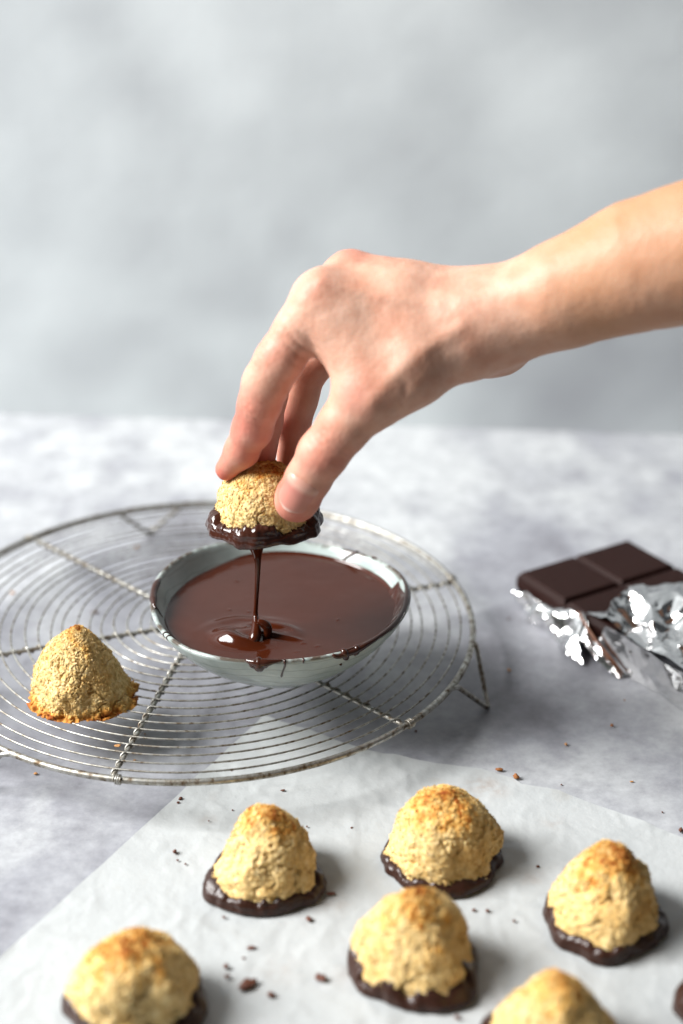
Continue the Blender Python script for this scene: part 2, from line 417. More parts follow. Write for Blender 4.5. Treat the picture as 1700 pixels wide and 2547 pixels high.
    for j in range(nv):
        f = j / (nv - 1)
        for i, ang in enumerate(aa):
            k = i / (nu - 1)
            top = .12 + .10 * math.sin(ang * .21) + .25 * sstep(.72, 1., k)
            bot = 1.5
            s_ = top + (bot - top) * f
            th_ = .05 * math.sin(f * math.pi) * (1.2 + math.sin(ang * .35 + f * 4)) + .02 * math.sin(ang * .9 + f * 9) * math.sin(f * math.pi) + .015
            V.append(sp(ang, s_, 0) + th_ * np.array([-math.cos(math.radians(ang)), -math.sin(math.radians(ang)), .7]))
    V = np.array(V) - off
    mesh('chocolate_smear', V, grid_faces(nu, nv), M_LIQUID, root)

    # the pool
    pool = thing('melted_chocolate', 'glossy pool of melted dark chocolate filling the pale bowl', 'melted chocolate', (BC[0], BC[1], BB + POOL))
    nr = 150; na = 240
    rr = np.linspace(0, 1, nr) ** .9; th = np.linspace(0, 2 * np.pi, na, endpoint=False)
    TH, RR = np.meshgrid(th, rr)
    rmax = np.interp(POOL, PROF[iout:, 1][::-1], PROF[iout:, 0][::-1]) + .10
    kk, _ = bowl_wob(TH, np.full_like(TH, rmax), 0 * TH)
    X, Y = RR * kk * np.cos(TH), RR * kk * np.sin(TH)
    sx, sy = 3.35 - BC[0], -7.25 - BC[1]
    dx, dy = X - sx, Y - sy
    d1 = np.hypot(dx * .62, dy)
    z = .16 * np.exp(-(d1 / .55) ** 2) + .22 * np.exp(-(d1 / 1.25) ** 2)
    ang = np.arctan2(dy, dx * .62)
    wd = .10 * fbm(np.stack([X.ravel(), Y.ravel(), 0 * X.ravel()], 1) / 1.2, 2, 79).reshape(X.shape)
    z += .40 * np.exp(-((d1 - .95 + wd) / .36) ** 2) * np.maximum(0, np.cos(ang - 3.85)) ** 1.5
    z += .10 * np.exp(-((d1 - 1.6 + wd) / .3) ** 2) * np.maximum(0, np.cos(ang - 1.9)) ** 2
    z += .12 * np.exp(-((d1 - 1.0 - .35 * np.cos(ang) + wd) / .2) ** 2) * np.maximum(0, np.cos(ang - .9)) ** 2
    z += .17 * np.exp(-((dy + .12 - (-.16) * dx) / .14) ** 2) * sstep(.1, .9, dx) * (1 - sstep(1.6, 2.8, dx))
    z += -.11 * np.exp(-((dy - .75 + .25 * dx) / .22) ** 2) * sstep(-.6, .2, dx) * (1 - sstep(1., 2., dx))
    p = np.stack([X.ravel(), Y.ravel(), 0 * X.ravel()], 1)
    z = z.ravel() + .018 * fbm(p / 2.4, 2, 77) + .008 * fbm(p / .8, 2, 78)
    z += .14 * sstep(.955, 1., RR.ravel()) ** 2
    for (bx, by, br) in ((5.9, -8.0, .09), (6.6, -8.25, .1), (5.6, -8.8, .07), (7.8, -.6, .06), (9.2, -1.2, .08), (2.2, -1.5, .1), (2.0, -4.6, .1), (3.0, -4.8, .09), (7.6, -5.6, .08), (1.9, .2, .09)):
        z += .035 * np.exp(-(((p[:, 0] + BC[0] - bx) ** 2 + (p[:, 1] + BC[1] - by) ** 2) / br ** 2))
    p[:, 2] = z
    mesh('pool_surface', p, grid_faces(na, nr, True), M_LIQUID, pool)
    # falling thread and the folding blob it makes
    off = np.array([BC[0], BC[1], BB + POOL])
    pts = [(638, 1352, .42), (639, 1366, .33), (641, 1384, .2), (642, 1405, .145), (641, 1440, .125), (639, 1480, .11), (637, 1515, .105), (636, 1530, .13), (637, 1545, .17), (638, 1560, .23), (637, 1575, .29), (634, 1588, .31), (632, 1598, .25), (631, 1604, .12)]
    P = np.array([at(x, y, -7.0 - max(0, (y - 1530)) * .017) for x, y, _ in pts]) - off
    q = np.linspace(0, len(pts) - 1, 90); P2 = np.stack([np.interp(q, np.arange(len(pts)), P[:, k]) for k in range(3)], 1); R2 = np.interp(q, np.arange(len(pts)), [w[2] for w in pts])
    ker = np.ones(7) / 7
    P2 = np.stack([np.convolve(np.pad(P2[:, k], 3, 'edge'), ker, 'valid') for k in range(3)], 1); R2 = np.convolve(np.pad(R2, 3, 'edge'), ker, 'valid')
    V, Fc = tube(P2, R2, 20); mesh('falling_thread', V, Fc, M_LIQUID, pool)
    fold = [(640, 1545, .12), (652, 1548, .2), (664, 1556, .24), (668, 1570, .22), (662, 1584, .16), (654, 1592, .06)]
    P = np.array([at(x, y, -7.7) for x, y, _ in fold]) - off; q = np.linspace(0, 5, 40)
    P2 = np.stack([np.interp(q, np.arange(6), P[:, k]) for k in range(3)], 1); R2 = np.interp(q, np.arange(6), [w[2] for w in fold])
    P2 = np.stack([np.convolve(np.pad(P2[:, k], 3, 'edge'), ker, 'valid') for k in range(3)], 1)
    V, Fc = tube(P2, R2, 16); mesh('folded_thread', V, Fc, M_LIQUID, pool)
build_bowl()

# ------------------------------------------------------------------ coconut macaroons
def dome(R, H, point, seed, lobes=.10, ragged=0., N=230, Mv=120, lean=(0, 0), toast_top=.62, z0=0., clump=1.):
    """rough dome: returns verts, faces, toast, normals"""
    th = np.linspace(0, 2 * np.pi, N, endpoint=False); s = np.linspace(0, 1, Mv)
    TH, SS = np.meshgrid(th, s)
    h = np.sin(SS * np.pi / 2) ** 1.0
    ea, eb = 2.3 - 1.5 * point, 2.1 - 1.45 * point
    r = R * np.clip(1 - h ** ea, 0, 1) ** (1 / eb)
    # soften the tip
    kx = np.sqrt(np.clip(1 - h ** 2, 0, 1)); dirs = np.stack([np.cos(TH) * kx, np.sin(TH) * kx, h * 1.2], -1).reshape(-1, 3)
    lob = fbm(dirs * 1.3 + seed * 3.7, 3, seed)
    r = r * (1 + lobes * 2.2 * lob.reshape(r.shape))
    if ragged:
        rg = fbm(np.stack([np.cos(TH).ravel() * 3, np.sin(TH).ravel() * 3, SS.ravel() * 0], 1), 4, seed + 9)
        rg2 = fbm(np.stack([np.cos(TH).ravel() * 8, np.sin(TH).ravel() * 8, SS.ravel() * 9], 1), 3, seed + 19)
        r = r + ragged * np.exp(-h / .10) * (.75 + 1.1 * rg.reshape(r.shape))
    X = r * np.cos(TH) + lean[0] * h * H; Y = r * np.sin(TH) + lean[1] * h * H
    Z = z0 + h * H * (1 + .05 * lob.reshape(r.shape))
    P = np.stack([X, Y, Z], -1)
    du = np.roll(P, -1, 1) - np.roll(P, 1, 1); dv = np.gradient(P, axis=0)
    n = np.cross(du, dv); n /= np.linalg.norm(n, axis=-1)[..., None] + 1e-9
    n[-1] = (0, 0, 1)
    P = P.reshape(-1, 3); n = n.reshape(-1, 3)
    p0 = P + seed * 11.3
    c1 = worley(p0 / .62, seed); c2 = worley(p0 / .21, seed + 1)
    q = p0.copy(); q[:, 0] += .25 * fbm(p0 / .3, 2, 3); c3 = worley(q / np.array([.12, .12, .15]), seed + 2)
    crack = np.abs(fbm(p0 / 1.1, 3, seed + 5))
    hh = h.ravel()
    disp = clump * (.06 * (.5 - c1) + .085 * (.45 - c2) + .06 * (.5 - c3)) + .09 * fbm(p0 / .9, 3, seed + 4) - .15 * np.exp(-(crack / .03) ** 2) * (1 - sstep(.6, .9, hh))
    if ragged: disp = disp + .42 * np.exp(-hh / .13) * (.50 - worley(p0 / .42, seed + 60)) + .2 * np.exp(-hh / .13) * (.5 - worley(p0 / .2, seed + 61))
    P = P + n * disp[:, None]
    bd = np.array([math.cos(seed * 2.4), math.sin(seed * 2.4), 0]) * .10
    tn = fbm(p0 / .95, 4, seed + 6) * 1.25 + (dirs @ bd); tn2 = fbm(p0 / .25, 3, seed + 7)
    toast = sstep(toast_top, 1.12, hh + .22 * tn + .05 * tn2 + .10 * disp) * np.clip(.72 + 1.0 * tn2, 0, 1.2) + .16 * sstep(.1, .6, tn + .3 * tn2)
    if ragged: toast = np.maximum(toast, (1 - sstep(.0, .2, hh + .12 * tn)) * 1.12 * (.78 + .35 * tn2))
    Fc = grid_faces(N, Mv, True)
    return P, Fc, np.clip(toast, 0, 1), n
def shreds(P, n, toast, count, seed, size=1.):
    rg = np.random.default_rng(seed); idx = rg.integers(0, int(len(P) * .93), count)
    V = []; Fc = []; T = []
    for k, i in enumerate(idx):
        nn = n[i] + rg.normal(0, .42, 3); nn /= np.linalg.norm(nn)
        t = rg.normal(0, 1, 3); t -= nn * (t @ nn); t /= np.linalg.norm(t); b_ = np.cross(nn, t)
        L = rg.uniform(.04, .13) * size; w = rg.uniform(.018, .038) * size; hgt = rg.uniform(.015, .035) * size
        c = P[i] + nn * .012; bend = rg.uniform(-.3, .3) * L
        q = []
        for e, wf in ((-1, .55), (0, 1.), (1, .5)):
            for sgn in (-1, 1):
                q.append(c + t * e * L + b_ * sgn * w * wf + nn * (hgt + (abs(e) * -.02)) + b_ * bend * (e * e))
            q.append(c + t * e * L - nn * .03 + b_ * bend * (e * e))
        o = len(V); V += q
        for a0 in (0, 3):
            Fc += [[o + a0, o + a0 + 1, o + a0 + 4, o + a0 + 3], [o + a0 + 1, o + a0 + 2, o + a0 + 5, o + a0 + 4], [o + a0 + 2, o + a0, o + a0 + 3, o + a0 + 5]]
        Fc += [[o, o + 2, o + 1], [o + 6, o + 7, o + 8]]
        T += [min(1, toast[i] * rg.uniform(.6, 1.2))] * 9
    return np.array(V), Fc, np.array(T)
def coat(P, N, hgt, seed, thick=.30, under=False, amp=1.):
    """skin of chocolate over the foot of a biscuit: wavy upper edge, bulging side, flat sole"""
    P = P.reshape(-1, N, 3); th = np.arctan2(P[0, :, 1], P[0, :, 0]); rad = np.hypot(P[..., 0], P[..., 1]); k = 5
    sm = lambda a: sum(np.roll(a, i, -1) for i in range(-k, k + 1)) / (2 * k + 1)
    rad = sm(rad); zz = P[..., 2]
    w = lambda f, q: fbm(np.stack([np.cos(th) * f + seed, np.sin(th) * f, 0 * th + q], 1), 3, seed)
    up = hgt * (1 + amp * (.75 * w(1.4, 8.) + .45 * w(5, 2.))); tk = thick * (1 + .8 * w(1.7, 3.) + .35 * w(4., 5.))
    ff = [0, .05, .12, .22, .35, .5, .65, .78, .88, .95, 1.0]; tt = [-.35, .15, .5, .78, .95, 1.05, 1.15, 1.25, 1.28, 1.2, .95]
    q = np.linspace(0, 1, 34); rows = []
    for f in q:
        z = up * (1 - f); z_ = np.maximum(z, .3)
        r = np.array([np.interp(z_[i], zz[:, i], rad[:, i]) for i in range(N)])
        r = r + tk * np.interp(f, ff, tt)
        rows.append(np.stack([r * np.cos(th), r * np.sin(th), z], 1))
    r0 = np.hypot(rows[-1][:, 0], rows[-1][:, 1])
    for g in (.9, .7, .4, .02):
        rows.append(np.stack([r0 * g * np.cos(th), r0 * g * np.sin(th), 0 * th - (.12 * (1 - g) if under else 0)], 1))
    V = np.concatenate(rows); d = (.03 if under else .035) * fbm(V / .8 + seed, 2, seed + 3) + .018 * fbm(V / .3 + seed, 2, seed + 5)
    o = V.copy(); o[:, 2] = 0; o /= np.linalg.norm(o, axis=1)[:, None] + 1e-6
    V = V + o * d[:, None] * 1.2; V[:, 2] = np.where(V[:, 2] > .1, V[:, 2] + d * .6, V[:, 2])
    if under: V[:, 2] += .14 * fbm(V * np.array([1, 1, 0]) / .8 + seed, 2, seed + 8) * (1 - sstep(.2, .5, V[:, 2]))
    return V, grid_faces(N, len(rows), True)
def macaroon(label, loc, R, H, point, seed, coatR=None, chgt=.75, wet=False, group=None, rz=0, shred=1600, ragged=0., lean=(0, 0), z0=.25, toast_top=.60,  lobes=.125, under=False, coat_amp=1., foot=.22, clump=.8, N=230):
    root = thing('coconut_macaroon', label, 'macaroon', loc, rz, group)
    P, Fc, t, n = dome(R, H, point, seed, ragged=ragged, lean=lean, z0=z0, toast_top=toast_top, lobes=lobes, clump=clump, N=N, Mv=N // 2)
    mesh('coconut_biscuit', P, Fc, M_COCO, root, attrs={'toast': t})
    V, F2, T = shreds(P, n, t, shred, seed); s_ = mesh('coconut_shreds', V, F2, M_COCO, root, smooth=False, attrs={'toast': T}); s_['kind'] = 'stuff'
    if coatR:
        V, F2 = coat(P, N, chgt, seed + 50, thick=foot, under=under, amp=coat_amp)
        mesh('chocolate_base', V, F2, M_COAT if wet else M_SET, root)
    return root
GRP = 'chocolate dipped macaroons set out on the baking paper'
ZP = .13
macaroon('peaked golden macaroon with ragged chocolate base, nearest the left front of the wire rack', (4.43, -19.01, ZP), 2.44, 3.6, .50, 3, 2.85, .66, group=GRP, rz=.4, lean=(.02, .0))
macaroon('rounded domed macaroon with cracked cream side, standing directly behind another on the paper', (12.43, -17.62, ZP), 2.52, 3.42, .14, 5, 2.86, .55, group=GRP, rz=2.2)
macaroon('macaroon with browned peak and smooth thick chocolate base, rightmost of those seen whole', (19.34, -21.9, ZP), 2.46, 3.75, .44, 8, 2.95, .62, group=GRP, rz=5.1)
macaroon('pale broad macaroon with wide chocolate skirt, standing in front of the domed one', (10.91, -24.91, ZP), 2.62, 3.75, .42, 12, 2.98, .74, group=GRP, rz=.9, coat_amp=1.3)
macaroon('blurred macaroon cut by the bottom edge, alone on the left side of the paper', (-.62, -27.3, ZP), 2.42, 3.45, .22, 15, 2.98, .74, group=GRP, rz=3.3)
macaroon('blurred macaroon with dark toasted spot on top, cut by the bottom edge at right', (16.13, -29.6, ZP), 2.46, 3.45, .38, 18, 3.0, .74, group=GRP, rz=1.3)
macaroon('macaroon of which only a sliver of dark chocolate base shows at the right edge', (24.5, -27.6, ZP), 2.3, 3.4, .4, 21, 2.95, 1.5, foot=.42, group=GRP, rz=1.9)
macaroon('plain undipped macaroon with browned ragged foot standing on the wire rack', (-5.5, -7.7, RZ + .17), 2.42, 4.0, .44, 26, shred=3000, ragged=.42, z0=.0, toast_top=.70, lobes=.09, clump=.85, N=380)
HM = np.array([4.0, -7.0, 12.05])
held = macaroon('macaroon held over the bowl, its base wet with dripping melted chocolate', HM, 2.36, 2.85, .04, 31, 2.72, .86, wet=True, shred=3000, z0=.35, toast_top=.72, under=True, lobes=.05, clump=.85, foot=.30, rz=.6, N=380)

# ------------------------------------------------------------------ hand and forearm: one continuous surface from a distance field
def smin(a, b_, k):
    h = np.maximum(k - np.abs(a - b_), 0) / k; return np.minimum(a, b_) - h * h * k * .25
def cone(p, a, b_, ra, rb):
    ba = b_ - a; t = np.clip(((p - a) @ ba) / (ba @ ba), 0, 1)
    return np.linalg.norm(p - a - t[:, None] * ba, axis=1) - (ra + (rb - ra) * t)
def J(x, y, Y, r): return (at(x, y, Y), r)
FING = {
    'index': [J(803, 744, -7.4, 1.0), J(745, 822, -7.8, 1.13), J(697, 895, -8.0, 1.13), J(663, 953, -8.0, 1.06), J(646, 1005, -7.9, .97), J(627, 1068, -7.7, .92), J(602, 1122, -7.4, .80), J(566, 1166, -7.05, .56)],
    'middle': [J(882, 695, -5.6, .97), J(780, 795, -5.9, .92), J(690, 905, -6.0, .88), J(660, 1050, -5.9, .80), J(650, 1168, -6.0, .62)],
    'ring': [J(960, 745, -4.0, .95), J(860, 842, -4.1, .9), J(766, 925, -4.2, .87), J(731, 1065, -4.5, .80), J(722, 1172, -5.0, .62)],
    'little': [J(1000, 820, -2.5, .85), J(930, 890, -2.0, .76), J(878, 945, -1.8, .72), J(838, 1030, -2.4, .66), J(805, 1115, -3.2, .5)],
    'thumb': [J(1010, 935, -9.2, 1.55), J(914, 1000, -9.7, 1.36), J(860, 1057, -9.9, 1.19), J(803, 1132, -9.9, 1.15), J(767, 1190, -9.7, 1.04), J(743, 1234, -9.45, 1.01), J(736, 1249, -9.35, .94)],
}
PALM = [
    (J(808, 740, -7.4, .98), J(1150, 790, -7.6, 1.35)), (J(840, 724, -6.5, .82), J(1150, 785, -6.9, 1.3)), (J(882, 688, -5.5, .95), J(1170, 778, -6.2, 1.4)),
    (J(960, 748, -3.8, .92), J(1190, 812, -4.8, 1.3)), (J(1000, 815, -2.6, .9), J(1200, 850, -4.4, 1.3)),
    (J(905, 985, -9.5, 1.1), J(1130, 865, -8.4, 1.55)), (J(880, 800, -7.9, .85), J(1010, 890, -8.9, 1.25)), (J(770, 790, -7.7, .9), J(885, 885, -8.6, .85)), (J(815, 780, -7.5, .9), J(930, 930, -9.1, 1.0)),
    (J(1000, 760, -7.3, 1.25), J(1040, 860, -8.3, 1.45)), (J(1040, 870, -6.6, 1.2), J(1250, 868, -5.6, 1.05)),
    (J(1140, 808, -7.6, 1.6), J(1260, 785, -7.7, 1.85)),
    (J(960, 745, -6.3, 1.1), J(1150, 790, -6.5, 1.6)),
]
ARM = [(J(1205, 802, -8.0, 1.8), J(1420, 725, -8.7, 2.08)), (J(1235, 802, -5.9, 1.55), J(1430, 722, -6.2, 2.0)),
       (J(1420, 725, -8.7, 2.08), J(1590, 660, -9.3, 2.5)), (J(1430, 722, -6.2, 2.0), J(1600, 655, -6.5, 2.45)),
       (J(1590, 660, -9.3, 2.5), J(1760, 620, -10.0, 2.72)), (J(1600, 655, -6.5, 2.45), J(1780, 608, -6.6, 2.65)),
       (J(1760, 620, -10.0, 2.72), J(2500, 430, -13.0, 4.0)), (J(1780, 608, -6.6, 2.65), J(2520, 410, -9.0, 4.0))]
def hand_sdf(p):
    palm = None
    for (a, ra), (b_, rb) in PALM:
        d = cone(p, a, b_, ra, rb); palm = d if palm is None else smin(palm, d, 1.5)
    for (a, ra), (b_, rb) in ARM:
        palm = smin(palm, cone(p, a, b_, ra, rb), 1.5)
    out = None
    for nm, ch in FING.items():
        f = None
        for (a, ra), (b_, rb) in zip(ch[:-1], ch[1:]):
            d = cone(p, a, b_, ra, rb); f = d if f is None else smin(f, d, .30)
        d = smin(palm, f, .9 if nm == 'thumb' else .55)
        out = d if out is None else smin(out, d, .08)
    # knuckle heads and tendons
    for (x, y, Y, r, k) in ((795, 730, -7.4, .78, 1.0), (868, 678, -5.4, .85, .9)):
        out = smin(out, np.linalg.norm(p - at(x, y, Y), axis=1) - r, k)
    return out
def surface_nets(fn, lo, hi, h):
    lo = np.array(lo, float); n = np.ceil((np.array(hi) - lo) / h).astype(int) + 1
    cs = 6; nc = n // cs + 2
    g = np.stack(np.meshgrid(*[np.arange(k) for k in nc], indexing='ij'), -1).reshape(-1, 3)
    dc = fn(lo + (g * cs + (cs - 1) / 2) * h)
    keep = np.abs(dc) < cs * h * 1.25
    full = np.repeat(np.repeat(np.repeat(np.sign(dc).reshape(nc), cs, 0), cs, 1), cs, 2)
    o = np.stack(np.meshgrid(*[np.arange(cs)] * 3, indexing='ij'), -1).reshape(-1, 3)
    idx = (g[keep][:, None] * cs + o[None]).reshape(-1, 3)
    full[idx[:, 0], idx[:, 1], idx[:, 2]] = fn(lo + idx * h)
    D = full; s = D < 0
    nx, ny, nz = D.shape
    cnt = np.zeros((nx - 1, ny - 1, nz - 1)); acc = np.zeros((nx - 1, ny - 1, nz - 1, 3))
    corners = [(i, j, k) for i in (0, 1) for j in (0, 1) for k in (0, 1)]
    sl = lambda c: D[c[0]:nx - 1 + c[0], c[1]:ny - 1 + c[1], c[2]:nz - 1 + c[2]]
    for c in corners:
        for ax in range(3):
            if c[ax]: continue
            e = list(c); e[ax] = 1
            a, b_ = sl(c), sl(e); m_ = (a < 0) != (b_ < 0); t = np.where(m_, a / np.where(m_, a - b_, 1), 0)
            for k in range(3): acc[..., k] += m_ * (c[k] + (t if k == ax else 0))
            cnt += m_
    act = cnt > 0; ids = -np.ones(cnt.shape, int); ids[act] = np.arange(act.sum())
    cell = np.argwhere(act); V = lo + (cell + acc[act] / cnt[act][:, None]) * h
    Fq = []
    for ax in range(3):
        u, v = (ax + 1) % 3, (ax + 2) % 3
        a = s; b_ = np.roll(s, -1, ax); m_ = a != b_
        ij = np.argwhere(m_); ok = np.all(ij > 0, 1) & np.all(ij < np.array(D.shape) - 2, 1); ij = ij[ok]
        inside = s[ij[:, 0], ij[:, 1], ij[:, 2]]
        def cid(du, dv):
            q = ij.copy(); q[:, u] -= du; q[:, v] -= dv; return ids[q[:, 0], q[:, 1], q[:, 2]]
        q = np.stack([cid(1, 1), cid(0, 1), cid(0, 0), cid(1, 0)], 1)
        q[~inside] = q[~inside][:, ::-1]; Fq.append(q)
    Fq = np.concatenate(Fq); Fq = Fq[(Fq >= 0).all(1)]
    return V, Fq
def grad(fn, p, e=.02):
    return np.stack([(fn(p + np.eye(3)[k] * e) - fn(p - np.eye(3)[k] * e)) / (2 * e) for k in range(3)], 1)
def build_hand():
    V, Fq = surface_nets(hand_sdf, (-1, -20, 11), (48, 3, 42), .125)
    for _ in range(2):
        g = grad(hand_sdf, V); d = hand_sdf(V); V = V - g * (d / np.maximum((g * g).sum(1), .3))[:, None] * .9
    n = grad(hand_sdf, V); n /= np.linalg.norm(n, axis=1)[:, None] + 1e-9
    # creases: thumb knuckle, finger knuckles, wrist folds, web of skin; tendons along the back of the hand
    tocam = CAM - V; tocam /= np.linalg.norm(tocam, axis=1)[:, None]
    disp = np.zeros(len(V))
    wob = fbm(V / .5, 3, 91)
    def crease(c, axis, width, n_l, pitch, amp, side):
        a = np.array(axis, float); a /= np.linalg.norm(a); r = V - c; t = r @ a; rad = np.linalg.norm(r, axis=1)
        sd = sstep(-.1, .6, n @ side)
        ph = (t + .10 * wob) / pitch
        return -amp * np.exp(-(rad / width) ** 2) * sd * (np.maximum(np.cos(2 * np.pi * ph), 0) ** 3) * (np.abs(t) < pitch * (n_l + .5))
    th = FING['thumb']; ta = th[4][0] - th[2][0]; side = np.array([.3, -.75, .6]); side /= np.linalg.norm(side)
    disp += crease(at(812, 1115, -10.9), ta, .95, 3, .34, .06, side) * 1.
    disp += .05 * np.exp(-(np.linalg.norm(V - at(805, 1128, -11), axis=1) / .8) ** 2)
    ix = FING['index']
    disp += crease(ix[2][0] + np.array([-.6, 0, .3]), ix[3][0] - ix[1][0], 1.0, 3, .3, .075, np.array([-.9, -.3, .2]))
    disp += crease(ix[4][0] + np.array([-.3, -.7, 0.]), ix[5][0] - ix[3][0], .8, 2, .3, .06, np.array([-.4, -.9, 0]))
    # index base / web folds
    disp += crease(at(748, 850, -8.6), at(800, 790, -8.) - at(700, 900, -8.), 1.1, 2, .45, .10, np.array([.3, -.9, 0]))
    def ridge(pts, w, amp):
        r = np.zeros(len(V))
        for a, b_ in zip(pts[:-1], pts[1:]): r = np.maximum(r, np.exp(-(np.maximum(cone(V, a, b_, 0, 0) - 0, 0) / w) ** 2))
        return amp * r
    surf = lambda x, y, Y: at(x, y, Y)
    def on_skin(x, y):                                      # first hit of a line through the hand, from in front
        t0 = 55.; d = ray(x, y); d = d / np.linalg.norm(d)
        for _ in range(60):
            s_ = hand_sdf((CAM + d * t0)[None])[0]
            if s_ < .01: break
            t0 += s_ * .8
        return CAM + d * t0
    tend = lambda pts: [on_skin(*q) for q in pts]
    disp += ridge(tend([(800, 700), (880, 722), (980, 745), (1090, 760)]), .3, .07)
    disp += ridge(tend([(880, 655), (960, 672), (1080, 700)]), .3, .07)
    disp += ridge(tend([(925, 1000), (985, 930), (1060, 868), (1150, 812)]), .36, .09)
    disp += ridge(tend([(765, 815), (800, 850), (832, 895)]), .25, .04)
    
    disp -= ridge(tend([(900, 700), (1000, 722)]), .3, .03)
    disp -= ridge(tend([(985, 1015), (1005, 985), (1010, 960)]), .16, .06)
    disp += .05 * fbm(V / 1.6, 2, 95) + .012 * fbm(V / .35, 2, 96)
    V = V + n * disp[:, None]
    fl = np.zeros(len(V))
    def spot(q, w, a):
        nonlocal fl
        fl = np.maximum(fl, a * np.exp(-(np.linalg.norm(V - q, axis=1) / w) ** 2))
    for ch in FING.values():
        spot(ch[-1][0], 2.2, .9); spot(ch[-2][0], 1.7, .75); spot(ch[-3][0], 1.5, .45)
    spot(at(600, 1040, -8), 2.2, .75); spot(at(690, 870, -8), 1.6, .5); spot(at(765, 690, -8), 1.2, .3); spot(at(870, 640, -5.5), 1.2, .5)
    spot(at(805, 1120, -10.5), 1.5, .7); spot(at(880, 985, -10.5), 1.1, .5); spot(at(1160, 720, -8), 1.2, .35)
    fl = np.clip(fl * (.85 + .5 * fbm(V / 1.2, 3, 55)), 0, 1)
    off = at(1200, 790, -7)
    person = mesh('person', V - off, Fq, M_SKIN, attrs={'flush': fl, 'tan': .9 * sstep(0, 7, (V - at(1150, 760, -7)) @ np.array([.93, 0, .36])) * (.8 + .4 * fbm(V / 3., 2, 71))}, loc=off)
    tag(person, 'bare forearm and hand reaching in from right, pinching a macaroon between thumb and fingers', 'person')
    # fingernails: thin curved plates laid on the skin
    def nail(c, along, out, L, W, name='fingernail'):
        along = along / np.linalg.norm(along); out = out - along * (out @ along); out /= np.linalg.norm(out); acr = np.cross(along, out)
        nu, nv = 19, 23; P = []; A = []
        for j in range(nv):
            f = j / (nv - 1)
            wf = 1. if f < .72 else math.sqrt(max(0, 1 - ((f - .72) / .30) ** 2)); wf *= min(1, math.sqrt(max(0., 1 - ((.16 - f) / .18) ** 2)) if f < .16 else 1)
            for i in range(nu):
                g = (i / (nu - 1)) * 2 - 1
                q = c + along * (f - .5) * L + acr * g * W * wf + out * 1.2
                for _ in range(40):
                    s_ = hand_sdf(q[None])[0]
                    if s_ < .002 or (q - c) @ out < -1.2: break
                    q = q - out * s_ * .8
                edge = max(abs(g) ** 4, sstep(.15, 0, f) if f < .15 else 0)
                P.append(q + out * (.06 - .085 * edge + (.04 * f))); A.append(f)
        Fc = grid_faces(nu, nv)
        mesh(name, np.array(P) - off, Fc, M_NAIL, person, attrs={'along': A})
    t1 = FING['thumb']
    nail(at(742, 1226, -10.3), t1[-2][0] - t1[-4][0], np.array([-.10, -.80, .52]), 1.85, .82)
build_hand()

# ------------------------------------------------------------------ chocolate bar in torn foil
P0 = np.array([18.13, 6.86, 2.0]); U = np.array([.855, .515, 0]); U /= np.linalg.norm(U); Wd = np.array([.605, -.796, 0]); Wd -= U * (Wd @ U) * .6; Wd /= np.linalg.norm(Wd)
def barpt(u, v, z=0.): return P0 + U * u + Wd * v + np.array([0, 0, z])
def frustum(u0, u1, v0, v1, zb, zt, inset):
    b0 = [(u0, v0), (u1, v0), (u1, v1), (u0, v1)]
    s_ = [(u0 + inset, v0 + inset), (u1 - inset, v0 + inset), (u1 - inset, v1 - inset), (u0 + inset, v1 - inset)]
    e = inset + .07; t = [(u0 + e, v0 + e), (u1 - e, v0 + e), (u1 - e, v1 - e), (u0 + e, v1 - e)]
    V = [barpt(u, v, zb) for u, v in b0] + [barpt(u, v, zt - .04) for u, v in s_] + [barpt(u, v, zt) for u, v in t]
    Fc = []
    for k in (0, 4):
        Fc += [[k + i, k + (i + 1) % 4, k + 4 + (i + 1) % 4, k + 4 + i] for i in range(4)]
    Fc += [[3, 2, 1, 0], [8, 9, 10, 11]]
    return np.array(V), Fc
